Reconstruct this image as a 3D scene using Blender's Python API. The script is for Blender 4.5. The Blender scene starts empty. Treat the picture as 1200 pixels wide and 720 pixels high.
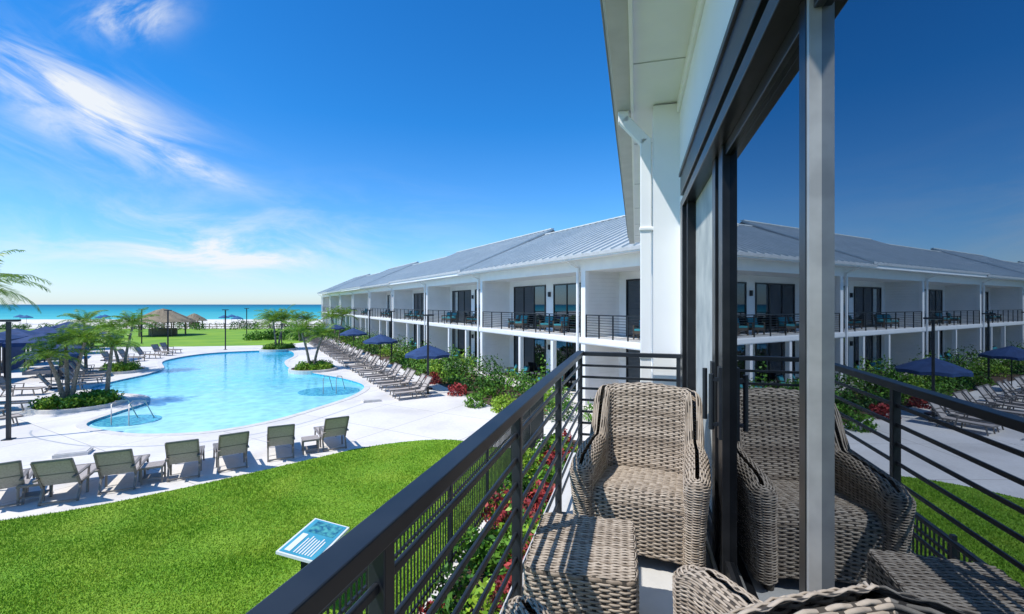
import bpy, math, random
import numpy as np
from mathutils import Vector, Matrix
from mathutils.geometry import tessellate_polygon
random.seed(7)
rng = np.random.default_rng(7)
ZC = 4.75          # eye height above the pool deck
ZF = 3.20          # upper floor level
A1 = math.radians(15.03)   # heading of our own wing (clockwise from +Y)
A2 = math.radians(29.87)   # heading of the far wing (counter-clockwise from +Y)

scene = bpy.context.scene
COL = scene.collection

# ------------------------------------------------------------------ materials
def nodes_of(m):
    m.use_nodes = True
    nt = m.node_tree
    return nt, nt.nodes, nt.links

def mat(name, c1, c2=None, scale=3.0, rough=0.6, metal=0.0, bump=0.0, bscale=None, spec=0.5,
        detail=3, dist=0.02, c3=None, scale3=0.3, f3=0.5, coord='Object'):
    m = bpy.data.materials.new(name)
    nt, N, L = nodes_of(m)
    b = N['Principled BSDF']
    b.inputs['Roughness'].default_value = rough
    b.inputs['Metallic'].default_value = metal
    b.inputs['Specular IOR Level'].default_value = spec
    c2 = c2 or c1
    tc = N.new('ShaderNodeTexCoord')
    nz = N.new('ShaderNodeTexNoise'); nz.inputs['Scale'].default_value = scale; nz.inputs['Detail'].default_value = detail
    L.new(tc.outputs[coord], nz.inputs['Vector'])
    rp = N.new('ShaderNodeValToRGB')
    rp.color_ramp.elements[0].position = .35; rp.color_ramp.elements[1].position = .65
    rp.color_ramp.elements[0].color = (*c1, 1); rp.color_ramp.elements[1].color = (*c2, 1)
    L.new(nz.outputs['Fac'], rp.inputs['Fac'])
    out = rp.outputs['Color']
    if c3:
        n3 = N.new('ShaderNodeTexNoise'); n3.inputs['Scale'].default_value = scale3; n3.inputs['Detail'].default_value = 5
        L.new(tc.outputs[coord], n3.inputs['Vector'])
        r3 = N.new('ShaderNodeValToRGB'); r3.color_ramp.elements[0].position = .45; r3.color_ramp.elements[1].position = .7
        r3.color_ramp.elements[1].color = (f3, f3, f3, 1)
        L.new(n3.outputs['Fac'], r3.inputs['Fac'])
        mx = N.new('ShaderNodeMix'); mx.data_type = 'RGBA'
        L.new(r3.outputs['Color'], mx.inputs['Factor']); L.new(out, mx.inputs['A']); mx.inputs['B'].default_value = (*c3, 1)
        out = mx.outputs['Result']
    L.new(out, b.inputs['Base Color'])
    if bump:
        bz = N.new('ShaderNodeTexNoise'); bz.inputs['Scale'].default_value = bscale or scale * 6; bz.inputs['Detail'].default_value = 4
        L.new(tc.outputs[coord], bz.inputs['Vector'])
        bp = N.new('ShaderNodeBump'); bp.inputs['Strength'].default_value = bump; bp.inputs['Distance'].default_value = dist
        L.new(bz.outputs['Fac'], bp.inputs['Height']); L.new(bp.outputs['Normal'], b.inputs['Normal'])
    return m

def leafmat(name, dark, light, rough=0.5, trans=0.0, patch=None):
    m = bpy.data.materials.new(name)
    nt, N, L = nodes_of(m)
    b = N['Principled BSDF']; b.inputs['Roughness'].default_value = rough
    b.inputs['Specular IOR Level'].default_value = .3
    g = N.new('ShaderNodeNewGeometry')
    rp = N.new('ShaderNodeValToRGB')
    rp.color_ramp.elements[0].color = (*dark, 1); rp.color_ramp.elements[1].color = (*light, 1)
    L.new(g.outputs['Random Per Island'], rp.inputs['Fac'])
    out = rp.outputs['Color']
    if patch:
        nz = N.new('ShaderNodeTexNoise'); nz.inputs['Scale'].default_value = .9; nz.inputs['Detail'].default_value = 4
        L.new(g.outputs['Position'], nz.inputs['Vector'])
        mr = N.new('ShaderNodeMapRange'); mr.inputs['From Min'].default_value = .42; mr.inputs['From Max'].default_value = .68; mr.inputs['To Max'].default_value = .7
        L.new(nz.outputs['Fac'], mr.inputs['Value'])
        mx = N.new('ShaderNodeMix'); mx.data_type = 'RGBA'; L.new(mr.outputs[0], mx.inputs['Factor']); L.new(out, mx.inputs['A']); mx.inputs['B'].default_value = (*patch, 1)
        out = mx.outputs['Result']
    L.new(out, b.inputs['Base Color'])
    if trans:
        t = N.new('ShaderNodeBsdfTranslucent'); L.new(out, t.inputs['Color'])
        ms = N.new('ShaderNodeMixShader'); ms.inputs[0].default_value = trans
        L.new(b.outputs[0], ms.inputs[1]); L.new(t.outputs[0], ms.inputs[2])
        L.new(ms.outputs[0], N['Material Output'].inputs['Surface'])
    return m

M = {}
M['white'] = mat('white_paint', (.78, .78, .77), (.82, .82, .81), 1.5, .55, bump=.1, bscale=60, dist=.002)
M['white2'] = mat('white_trim', (.80, .80, .80), (.84, .84, .83), 2, .45)
M['soffit'] = mat('soffit_paint', (.78, .78, .79), (.83, .83, .83), 2, .6)
M['gutter'] = mat('gutter_paint', (.42, .43, .43), (.48, .49, .49), 4, .45)
M['black'] = mat('black_aluminium', (.012, .015, .020), (.020, .024, .030), 6, .42, .0, bump=.05, bscale=200, dist=.001, spec=.4)
M['bronze'] = mat('dark_bronze_frame', (.012, .013, .015), (.022, .023, .026), 8, .3, .3)
M['silver'] = mat('brushed_aluminium', (.40, .39, .37), (.52, .51, .48), 10, .4, .4)
M['roof'] = mat('metal_roof', (.36, .40, .40), (.46, .50, .50), .5, .5, .0, c3=(.30, .34, .34), scale3=.15, f3=.6, spec=.35)
M['rib'] = mat('roof_seam', (.60, .63, .62), (.66, .69, .68), 2, .5, .0)
M['curtain'] = mat('curtain_cloth', (.35, .38, .38), (.5, .52, .5), 4, .9)
M['navy'] = mat('navy_canvas', (.010, .035, .11), (.018, .055, .16), 3, .8)
M['blueglaze'] = mat('blue_canvas', (.02, .09, .22), (.03, .13, .3), 3, .8)
M['taupe'] = mat('sling_fabric', (.37, .325, .29), (.46, .41, .37), 30, .75)
M['taupedk'] = mat('lounger_frame', (.19, .165, .14), (.25, .22, .19), 10, .5)
M['teal'] = mat('teal_cushion', (.02, .18, .22), (.03, .25, .3), 8, .9)
M['bark'] = mat('palm_bark', (.16, .125, .09), (.32, .26, .2), 14, .9, bump=.6, bscale=30)
M['soil'] = mat('mulch', (.035, .022, .014), (.12, .075, .045), 18, .95, bump=.8, bscale=50)
M['thatch'] = mat('thatch', (.18, .14, .09), (.38, .31, .21), 20, .95, bump=.5)
M['sand'] = mat('beach_sand', (.66, .61, .52), (.78, .73, .65), .3, .95)
M['earth'] = mat('ground_earth', (.10, .17, .03), (.17, .22, .06), .3, .95)
M['farlawn'] = mat('far_lawn', (.13, .29, .015), (.22, .38, .02), .25, .9)
M['sign'] = mat('sign_panel', (.05, .30, .42), (.08, .38, .50), 3, .35)
M['signpic'] = mat('sign_picture', (.02, .12, .22), (.10, .42, .40), 14, .35)
M['signtx'] = mat('sign_text', (.75, .78, .78), (.8, .82, .82), 5, .4)
M['wood'] = mat('wood', (.16, .1, .06), (.25, .17, .1), 6, .7)
M['leaf'] = leafmat('shrub_leaf', (.025, .10, .01), (.16, .34, .03))
M['leafdk'] = leafmat('hedge_leaf', (.012, .05, .008), (.07, .19, .02))
M['leafyl'] = leafmat('bright_leaf', (.10, .23, .01), (.32, .46, .04))
M['leafred'] = leafmat('croton_leaf', (.14, .012, .02), (.42, .06, .05))
M['frond'] = leafmat('palm_frond', (.07, .18, .012), (.28, .43, .04), .4, .25)
M['grass'] = leafmat('grass_blade', (.13, .29, .010), (.29, .48, .03), .65, patch=(.34, .46, .04))

# lawn base
M['lawn'] = mat('lawn_turf', (.11, .26, .010), (.19, .38, .016), 22, .9, bump=.7, bscale=90, c3=(.28, .41, .03), scale3=.7, f3=.7)

# concrete deck with joints and stains
def deck_mat(name, c1, c2, cell=3.2, stain=.86):
    m = mat(name, c1, c2, .35, .75, bump=.15, bscale=40, dist=.004)
    nt = m.node_tree; N = nt.nodes; L = nt.links; b = N['Principled BSDF']
    old = b.inputs['Base Color'].links[0].from_socket
    tc = N.new('ShaderNodeTexCoord')
    mp = N.new('ShaderNodeMapping'); mp.inputs['Rotation'].default_value = (0, 0, .52)
    L.new(tc.outputs['Object'], mp.inputs['Vector'])
    br = N.new('ShaderNodeTexBrick'); br.offset = 0
    br.inputs['Scale'].default_value = 1; br.inputs['Brick Width'].default_value = cell; br.inputs['Row Height'].default_value = cell
    br.inputs['Mortar Size'].default_value = .016; br.inputs['Mortar Smooth'].default_value = .3
    br.inputs['Color1'].default_value = (1, 1, 1, 1); br.inputs['Color2'].default_value = (.95, .95, .95, 1); br.inputs['Mortar'].default_value = (.55, .54, .52, 1)
    L.new(mp.outputs[0], br.inputs['Vector'])
    cur = old
    def mul(a, b_):
        m1 = N.new('ShaderNodeMix'); m1.data_type = 'RGBA'; m1.blend_type = 'MULTIPLY'; m1.inputs['Factor'].default_value = 1
        L.new(a, m1.inputs['A']); L.new(b_, m1.inputs['B']); return m1.outputs['Result']
    cur = mul(cur, br.outputs['Color'])
    for sc, lo, hi, t0 in ((9, .3, .7, .93), (.55, .52, .70, None)):
        nz = N.new('ShaderNodeTexNoise'); nz.inputs['Scale'].default_value = sc; nz.inputs['Detail'].default_value = 6
        L.new(tc.outputs['Object'], nz.inputs['Vector'])
        mr = N.new('ShaderNodeMapRange'); mr.inputs['From Min'].default_value = lo; mr.inputs['From Max'].default_value = hi
        mr.inputs['To Min'].default_value = t0 or 1.0; mr.inputs['To Max'].default_value = 1.03 if t0 else stain
        L.new(nz.outputs['Fac'], mr.inputs['Value']); cur = mul(cur, mr.outputs[0])
    L.new(cur, b.inputs['Base Color'])
    return m
M['deck'] = deck_mat('pool_deck_concrete', (.68, .645, .60), (.76, .73, .69))
M['floor'] = deck_mat('balcony_floor_concrete', (.56, .55, .53), (.64, .63, .61), 5, .95)
M['walk'] = deck_mat('walk_concrete', (.45, .43, .40), (.52, .50, .47), 1.5)
M['coping'] = mat('pool_coping', (.60, .56, .50), (.70, .67, .62), 3, .6)

# siding: horizontal boards
def siding():
    m = mat('white_siding', (.76, .76, .75), (.82, .82, .81), 1, .5)
    nt = m.node_tree; N = nt.nodes; L = nt.links; b = N['Principled BSDF']
    tc = N.new('ShaderNodeTexCoord'); sp = N.new('ShaderNodeSeparateXYZ'); L.new(tc.outputs['Object'], sp.inputs[0])
    a = N.new('ShaderNodeMath'); a.operation = 'MULTIPLY'; a.inputs[1].default_value = 5.5; L.new(sp.outputs['Z'], a.inputs[0])
    f = N.new('ShaderNodeMath'); f.operation = 'FRACT'; L.new(a.outputs[0], f.inputs[0])
    bp = N.new('ShaderNodeBump'); bp.inputs['Strength'].default_value = .9; bp.inputs['Distance'].default_value = .03; bp.invert = True
    L.new(f.outputs[0], bp.inputs['Height']); L.new(bp.outputs[0], b.inputs['Normal'])
    return m
M['siding'] = siding()

def glassmat(name, refl, base, fac):
    m = bpy.data.materials.new(name); nt, N, L = nodes_of(m)
    b = N['Principled BSDF']; b.inputs['Base Color'].default_value = (*base, 1); b.inputs['Roughness'].default_value = .03
    g = N.new('ShaderNodeBsdfGlossy'); g.inputs['Roughness'].default_value = .0; g.inputs['Color'].default_value = (*refl, 1)
    tc = N.new('ShaderNodeTexCoord'); nz = N.new('ShaderNodeTexNoise'); nz.inputs['Scale'].default_value = .7; nz.inputs['Detail'].default_value = 1
    L.new(tc.outputs['Object'], nz.inputs['Vector'])
    bp = N.new('ShaderNodeBump'); bp.inputs['Strength'].default_value = .03; bp.inputs['Distance'].default_value = .02
    L.new(nz.outputs['Fac'], bp.inputs['Height']); L.new(bp.outputs[0], g.inputs['Normal'])
    ms = N.new('ShaderNodeMixShader'); ms.inputs[0].default_value = fac
    L.new(b.outputs[0], ms.inputs[1]); L.new(g.outputs[0], ms.inputs[2]); L.new(ms.outputs[0], N['Material Output'].inputs['Surface'])
    return m
M['glass'] = glassmat('tinted_reflective_glass', (.33, .37, .42), (.004, .006, .01), .88)
M['glassfar'] = glassmat('dark_window_glass', (.22, .28, .34), (.01, .012, .015), .35)

# pool water
def poolwater():
    m = bpy.data.materials.new('pool_water'); nt, N, L = nodes_of(m); b = N['Principled BSDF']
    b.inputs['Roughness'].default_value = .06; b.inputs['Specular IOR Level'].default_value = .35
    tc = N.new('ShaderNodeTexCoord')
    sp = N.new('ShaderNodeSeparateXYZ'); L.new(tc.outputs['Object'], sp.inputs[0])
    nz = N.new('ShaderNodeTexNoise'); nz.inputs['Scale'].default_value = .18; L.new(tc.outputs['Object'], nz.inputs['Vector'])
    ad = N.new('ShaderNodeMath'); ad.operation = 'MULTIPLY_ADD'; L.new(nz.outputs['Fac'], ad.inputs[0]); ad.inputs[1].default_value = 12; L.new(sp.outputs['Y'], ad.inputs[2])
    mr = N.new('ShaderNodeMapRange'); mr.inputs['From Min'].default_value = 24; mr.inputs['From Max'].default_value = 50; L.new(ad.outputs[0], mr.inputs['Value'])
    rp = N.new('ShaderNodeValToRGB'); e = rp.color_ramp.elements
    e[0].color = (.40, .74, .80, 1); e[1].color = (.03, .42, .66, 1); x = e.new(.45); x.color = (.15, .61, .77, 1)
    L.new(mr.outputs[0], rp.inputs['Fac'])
    # caustic network
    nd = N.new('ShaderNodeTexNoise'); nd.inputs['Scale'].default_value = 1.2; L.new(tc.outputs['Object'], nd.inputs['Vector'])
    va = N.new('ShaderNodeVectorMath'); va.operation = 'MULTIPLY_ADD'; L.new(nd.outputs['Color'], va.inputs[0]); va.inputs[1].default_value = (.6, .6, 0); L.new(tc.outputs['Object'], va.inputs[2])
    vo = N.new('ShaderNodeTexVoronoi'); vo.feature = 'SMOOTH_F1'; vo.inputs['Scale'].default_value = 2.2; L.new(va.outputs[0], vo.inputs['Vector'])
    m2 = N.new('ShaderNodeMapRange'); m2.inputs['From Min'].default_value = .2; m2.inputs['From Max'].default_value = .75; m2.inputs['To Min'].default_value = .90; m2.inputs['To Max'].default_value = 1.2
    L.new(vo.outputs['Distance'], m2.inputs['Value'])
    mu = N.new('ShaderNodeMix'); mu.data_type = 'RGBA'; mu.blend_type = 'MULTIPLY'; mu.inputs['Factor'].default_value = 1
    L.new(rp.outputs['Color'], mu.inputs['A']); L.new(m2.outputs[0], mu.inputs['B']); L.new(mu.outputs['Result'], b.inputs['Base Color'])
    wz = N.new('ShaderNodeTexNoise'); wz.inputs['Scale'].default_value = 2.5; wz.inputs['Detail'].default_value = 3; L.new(tc.outputs['Object'], wz.inputs['Vector'])
    bp = N.new('ShaderNodeBump'); bp.inputs['Strength'].default_value = .35; bp.inputs['Distance'].default_value = .06
    L.new(wz.outputs['Fac'], bp.inputs['Height']); L.new(bp.outputs[0], b.inputs['Normal'])
    return m
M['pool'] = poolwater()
M['tile'] = mat('mosaic_tile', (.01, .20, .36), (.10, .52, .60), 9, .2)

def seamat():
    m = bpy.data.materials.new('sea_water'); nt, N, L = nodes_of(m); b = N['Principled BSDF']
    b.inputs['Roughness'].default_value = .5; b.inputs['Specular IOR Level'].default_value = .1
    tc = N.new('ShaderNodeTexCoord'); sp = N.new('ShaderNodeSeparateXYZ'); L.new(tc.outputs['Object'], sp.inputs[0])
    mp = N.new('ShaderNodeMapping'); mp.inputs['Scale'].default_value = (.003, .02, 1); L.new(tc.outputs['Object'], mp.inputs['Vector'])
    nz = N.new('ShaderNodeTexNoise'); nz.inputs['Scale'].default_value = 1; nz.inputs['Detail'].default_value = 6; L.new(mp.outputs[0], nz.inputs['Vector'])
    lg = N.new('ShaderNodeMath'); lg.operation = 'LOGARITHM'; lg.inputs[1].default_value = 10; L.new(sp.outputs['Y'], lg.inputs[0])
    ad = N.new('ShaderNodeMath'); ad.operation = 'MULTIPLY_ADD'; L.new(nz.outputs['Fac'], ad.inputs[0]); ad.inputs[1].default_value = .35; L.new(lg.outputs[0], ad.inputs[2])
    mr = N.new('ShaderNodeMapRange'); mr.inputs['From Min'].default_value = 2.35; mr.inputs['From Max'].default_value = 3.4; L.new(ad.outputs[0], mr.inputs['Value'])
    rp = N.new('ShaderNodeValToRGB'); e = rp.color_ramp.elements
    e[0].color = (.08, .45, .45, 1); e[1].color = (.002, .12, .21, 1); x = e.new(.4); x.color = (.008, .27, .34, 1)
    L.new(mr.outputs[0], rp.inputs['Fac']); L.new(rp.outputs['Color'], b.inputs['Base Color'])
    return m
M['sea'] = seamat()

def wickermat():
    m = bpy.data.materials.new('wicker_strand'); nt, N, L = nodes_of(m); b = N['Principled BSDF']
    b.inputs['Roughness'].default_value = .5; b.inputs['Specular IOR Level'].default_value = .35
    g = N.new('ShaderNodeNewGeometry')
    tc = N.new('ShaderNodeTexCoord'); nz = N.new('ShaderNodeTexNoise'); nz.inputs['Scale'].default_value = 45; nz.inputs['Detail'].default_value = 3
    L.new(tc.outputs['Object'], nz.inputs['Vector'])
    ad = N.new('ShaderNodeMath'); ad.operation = 'ADD'; L.new(g.outputs['Random Per Island'], ad.inputs[0]); L.new(nz.outputs['Fac'], ad.inputs[1])
    mr = N.new('ShaderNodeMapRange'); mr.inputs['From Min'].default_value = .3; mr.inputs['From Max'].default_value = 1.7; L.new(ad.outputs[0], mr.inputs['Value'])
    rp = N.new('ShaderNodeValToRGB'); e = rp.color_ramp.elements
    e[0].color = (.19, .145, .105, 1); e[1].color = (.50, .425, .345, 1)
    L.new(mr.outputs[0], rp.inputs['Fac']); L.new(rp.outputs['Color'], b.inputs['Base Color'])
    return m
M['wicker'] = wickermat()
M['wickdark'] = mat('dark_wicker', (.05, .04, .032), (.07, .058, .045), 20, .8)  # dark tone of the weave liner, feet and patio chair frames

# ------------------------------------------------------------------ builders
def empty(name, loc=(0, 0, 0), rz=0.0):
    o = bpy.data.objects.new(name, None); o.location = loc; o.rotation_euler = (0, 0, rz); COL.objects.link(o); return o

def link(name, me, parent=None, loc=(0, 0, 0), rz=0.0, sc=1.0):
    o = bpy.data.objects.new(name, me); COL.objects.link(o)
    o.location = loc; o.rotation_euler = (0, 0, rz); o.scale = (sc, sc, sc)
    if parent: o.parent = parent
    return o

class B:
    def __init__(s): s.v = []; s.f = []; s.m = []; s.mats = []; s.sm = []
    def mi(s, k):
        if k not in s.mats: s.mats.append(k)
        return s.mats.index(k)
    def add(s, vs, fs, k, smooth=False):
        o = len(s.v); s.v += [tuple(v) for v in vs]; i = s.mi(k)
        for f in fs: s.f.append(tuple(o + a for a in f)); s.m.append(i); s.sm.append(smooth)
    def box(s, x0, x1, y0, y1, z0, z1, k):
        v = [(x, y, z) for z in (z0, z1) for y in (y0, y1) for x in (x0, x1)]
        s.add(v, [(0, 2, 3, 1), (4, 5, 7, 6), (0, 1, 5, 4), (2, 6, 7, 3), (0, 4, 6, 2), (1, 3, 7, 5)], k)
    def bar(s, p0, p1, w, t, k, up=(0, 0, 1)):
        p0 = Vector(p0); p1 = Vector(p1); d = (p1 - p0).normalized(); u = Vector(up)
        if abs(d.dot(u)) > .99: u = Vector((0, 1, 0))
        sx = d.cross(u).normalized(); u = sx.cross(d).normalized()
        v = []
        for p in (p0, p1):
            for a, b_ in ((-1, -1), (1, -1), (1, 1), (-1, 1)): v.append(p + sx * a * w / 2 + u * b_ * t / 2)
        s.add(v, [(3, 2, 1, 0), (4, 5, 6, 7), (0, 1, 5, 4), (1, 2, 6, 5), (2, 3, 7, 6), (3, 0, 4, 7)], k)
    def tube(s, pts, rs, n, k, cap=True):
        pts = [Vector(p) for p in pts]; v = []; f = []
        for i, p in enumerate(pts):
            d = (pts[min(i + 1, len(pts) - 1)] - pts[max(i - 1, 0)]).normalized()
            u = Vector((0, 1, 0)) if abs(d.z) > .7 else Vector((0, 0, 1))
            a = d.cross(u).normalized(); b_ = d.cross(a)
            for j in range(n):
                t = 2 * math.pi * j / n; v.append(p + (a * math.cos(t) + b_ * math.sin(t)) * rs[i])
        for i in range(len(pts) - 1):
            for j in range(n):
                j2 = (j + 1) % n; f.append((i * n + j, i * n + j2, (i + 1) * n + j2, (i + 1) * n + j))
        s.add(v, f, k, True)
        if cap:
            s.add([v[j] for j in range(n)], [tuple(range(n))], k)
            s.add([v[(len(pts) - 1) * n + j] for j in range(n)], [tuple(range(n))], k)
    def poly(s, loops, z, k):
        L3 = [[Vector((p[0], p[1], 0)) for p in lp] for lp in loops]
        tr = tessellate_polygon(L3); flat = [p for lp in L3 for p in lp]
        fs = []
        for t in tr:
            a, b_, c = (flat[i] for i in t)
            if (b_ - a).cross(c - a).z < 0: t = (t[0], t[2], t[1])
            fs.append(tuple(t))
        s.add([(p.x, p.y, z) for p in flat], fs, k)
    def wall(s, lp, z0, z1, k, closed=True):
        n = len(lp); v = [(p[0], p[1], z0) for p in lp] + [(p[0], p[1], z1) for p in lp]
        s.add(v, [(i, (i + 1) % n, n + (i + 1) % n, n + i) for i in range(n if closed else n - 1)], k)
    def mesh(s, name):
        me = bpy.data.meshes.new(name); me.from_pydata(s.v, [], s.f)
        for k in s.mats: me.materials.append(M[k])
        me.polygons.foreach_set('material_index', s.m); me.polygons.foreach_set('use_smooth', s.sm); me.update()
        return me
    def obj(s, name, parent=None, loc=(0, 0, 0), rz=0.0, bevel=0):
        o = link(name, s.mesh(name), parent, loc, rz)
        if bevel:
            md = o.modifiers.new('bevel', 'BEVEL'); md.width = bevel; md.segments = 2; md.limit_method = 'ANGLE'
        return o

def np_mesh(name, verts, quads, mats, mi=None, smooth=False, tri=False):
    me = bpy.data.meshes.new(name); k = quads.shape[1]
    me.vertices.add(len(verts)); me.vertices.foreach_set('co', verts.astype(np.float32).ravel())
    me.loops.add(quads.size); me.loops.foreach_set('vertex_index', quads.astype(np.int32).ravel())
    me.polygons.add(len(quads)); me.polygons.foreach_set('loop_start', np.arange(0, quads.size, k, dtype=np.int32))
    for m in mats: me.materials.append(M[m])
    if mi is not None: me.polygons.foreach_set('material_index', mi.astype(np.int32))
    me.polygons.foreach_set('use_smooth', np.full(len(quads), smooth))
    me.update(calc_edges=True); me.validate()
    return me

def leaves(centers, size, flat=.0, asp=.5):
    """diamond leaf quads with random orientation"""
    n = len(centers)
    d = rng.normal(size=(n, 3)); d[:, 2] = d[:, 2] * (1 - flat) + .25; d /= np.linalg.norm(d, axis=1)[:, None]
    r = rng.normal(size=(n, 3)); w = np.cross(d, r); w /= np.linalg.norm(w, axis=1)[:, None]
    s = size * rng.uniform(.6, 1.3, n)[:, None]
    a = centers - d * s * .5; c = centers + d * s * .5
    l = centers + w * s * asp * .5; r_ = centers - w * s * asp * .5
    v = np.stack([a, l, c, r_], 1).reshape(-1, 3)
    return v

def blob_pts(n, c, r, k=.35):
    p = rng.normal(size=(n, 3)); p /= np.linalg.norm(p, axis=1)[:, None]
    p[:, 2] = np.abs(p[:, 2]) if c[2] < r[2] * .3 else p[:, 2]
    rad = 1 - k * rng.random(n) ** 1.5
    lump = 1 + .18 * np.sin(p[:, 0] * 7 + c[0]) * np.cos(p[:, 1] * 6 + c[1]) + .12 * np.sin(p[:, 2] * 9 + c[0] * 3)
    return np.array(c) + p * (rad * lump)[:, None] * np.array(r)

def foliage(name, pts_list, mats, size, parent=None):
    """pts_list : list of (points, material idx)"""
    V = []; MI = []
    for p, mi in pts_list:
        V.append(leaves(p, size)); MI.append(np.full(len(p), mi))
    V = np.concatenate(V); MI = np.concatenate(MI)
    q = np.arange(len(V)).reshape(-1, 4)
    return link(name, np_mesh(name, V, q, mats, MI), parent)

def smooth_loop(pts, n=8):
    P = [Vector((p[0], p[1], 0)) for p in pts]; out = []; m = len(P)
    for i in range(m):
        p0, p1, p2, p3 = P[i - 1], P[i], P[(i + 1) % m], P[(i + 2) % m]
        for j in range(n):
            t = j / n
            q = .5 * ((2 * p1) + (-p0 + p2) * t + (2 * p0 - 5 * p1 + 4 * p2 - p3) * t * t + (-p0 + 3 * p1 - 3 * p2 + p3) * t ** 3)
            out.append((q.x, q.y))
    return out

def offset_loop(lp, d):
    n = len(lp); out = []
    area = sum(lp[i][0] * lp[(i + 1) % n][1] - lp[(i + 1) % n][0] * lp[i][1] for i in range(n))
    sg = 1 if area > 0 else -1
    for i in range(n):
        a = Vector(lp[i - 1]); b_ = Vector(lp[(i + 1) % n]); t = (b_ - a).normalized()
        out.append((lp[i][0] + t.y * d * sg, lp[i][1] - t.x * d * sg))
    return out

def W1(b_, a_):  # own wing frame -> world
    return (b_ * math.cos(A1) + a_ * math.sin(A1), -b_ * math.sin(A1) + a_ * math.cos(A1))
O2 = (3.38, 21.8)
def W2(x, s):
    return (O2[0] + x * math.cos(A2) - s * math.sin(A2), O2[1] + x * math.sin(A2) + s * math.cos(A2))

# ------------------------------------------------------------------ ground, sea
b = B(); b.box(-600, 600, -80, 158, -1.0, -.15, 'earth'); b.obj('ground')
b = B(); b.poly([[(-600, 93), (600, 93), (600, 158.5), (-600, 158.5)]], -.11, 'sand'); b.obj('beach_sand')
b = B(); b.poly([[(-30000, 150), (30000, 150), (30000, 40000), (-30000, 40000)]], -.105, 'sea'); b.obj('sea')
b = B(); b.poly([[(-70, 55), (-26, 52), (-24, 66), (-30, 92), (-95, 92)]], -.10, 'farlawn'); b.obj('far_lawn')

pool_pts = [(-16.9, 18.3), (-15.1, 17.3), (-13.3, 16.9), (-11.3, 17.3), (-9.9, 18.8), (-9.0, 21.2), (-8.3, 24.2), (-8.7, 27.0),
            (-10.9, 29.6), (-13.2, 31.4), (-16.3, 34.0), (-18.9, 38.3), (-20.2, 42.7), (-22.9, 47.2), (-25.9, 47.4), (-29.6, 44.6),
            (-29.4, 39.1), (-26.0, 34.4), (-24.9, 31.6), (-24.6, 28.6), (-24.0, 26.2), (-22.0, 24.9), (-19.4, 24.2), (-17.8, 22.6), (-17.4, 20.3)]
pool_lp = smooth_loop(pool_pts, 8)
cop_out = offset_loop(pool_lp, .32)
deck_outer = [(-70, -14), (12, -14), (12, 20), W2(1.0, 4), W2(1.0, 60), (-25, 62), (-27, 54), (-36, 52), (-70, 50)]
b = B(); b.poly([deck_outer, cop_out], 0, 'deck'); b.wall(deck_outer, -.3, 0, 'deck'); b.obj('pool_deck')
pool = empty('swimming_pool')
b = B(); b.poly([cop_out, pool_lp], .015, 'coping'); b.wall(pool_lp, -.14, .015, 'tile'); b.wall(cop_out, -.1, .015, 'coping'); b.obj('coping', pool)
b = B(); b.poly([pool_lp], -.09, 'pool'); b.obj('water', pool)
# mosaic ledges and hand rails at the two entries
for (cx, cy, r) in ((-16.0, 19.2, 1.1), (-10.2, 25.7, 1.5)):
    lp = [(cx + r * math.cos(t) * 1.1, cy + r * math.sin(t) * .9) for t in np.linspace(0, 2 * math.pi, 28, endpoint=False)]
    b = B(); b.poly([lp], -.075, 'tile'); b.wall(lp, -.14, -.075, 'tile'); b.obj('tile_ledge', pool)
    b = B()
    for k in (0, .7):
        b.tube([(cx + k, cy - .8, -.08), (cx + k, cy - .8, .75), (cx + k, cy - .6, .85), (cx + k, cy, .75), (cx + k, cy + .5, -.08)], [.022] * 5, 6, 'silver')
    b.obj('hand_rail', pool)
# slot drains round the pool and deck hatches
b = B()
dr = offset_loop(pool_lp, 1.5); dr2 = offset_loop(pool_lp, 1.56)
n = len(dr)
b.add([(p[0], p[1], .004) for p in dr] + [(p[0], p[1], .004) for p in dr2], [(i, i + 1, n + i + 1, n + i) for i in range(0, 44)], 'gutter')
b.obj('deck_drain')
for k, (x, y) in enumerate([(-13.9, 14.6), (-6.9, 22.6)]):
    b = B(); b.box(-.42, .42, -.28, .28, 0, .10, 'coping'); b.box(-.38, .38, -.24, .24, .10, .12, 'coping'); b.obj('deck_hatch' + ('' if k == 0 else '.001'), None, (x, y, .001), .5)

# lawn (close)
fe = [W1(-3.25, a) for a in (13.6, 8, 3, -3, -9)]
lawn_curve = smooth_loop([(-16, 7.7), (-13.2, 9.1), (-11.4, 9.95), (-10.0, 10.65), (-8.7, 11.65), (-7.3, 12.9), (-6.1, 14.1), (-4.9, 15.2), (-3.4, 15.95), (-2.0, 16.05), (-.9, 15.3), (-.15, 14.2)], 4)[:-4]
lawn_lp = lawn_curve + fe + [(-18, -12), (-26, 0), (-22, 5)]
b = B(); b.poly([lawn_lp], .03, 'lawn'); b.wall(lawn_lp, -.02, .03, 'lawn'); b.obj('lawn')
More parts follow.
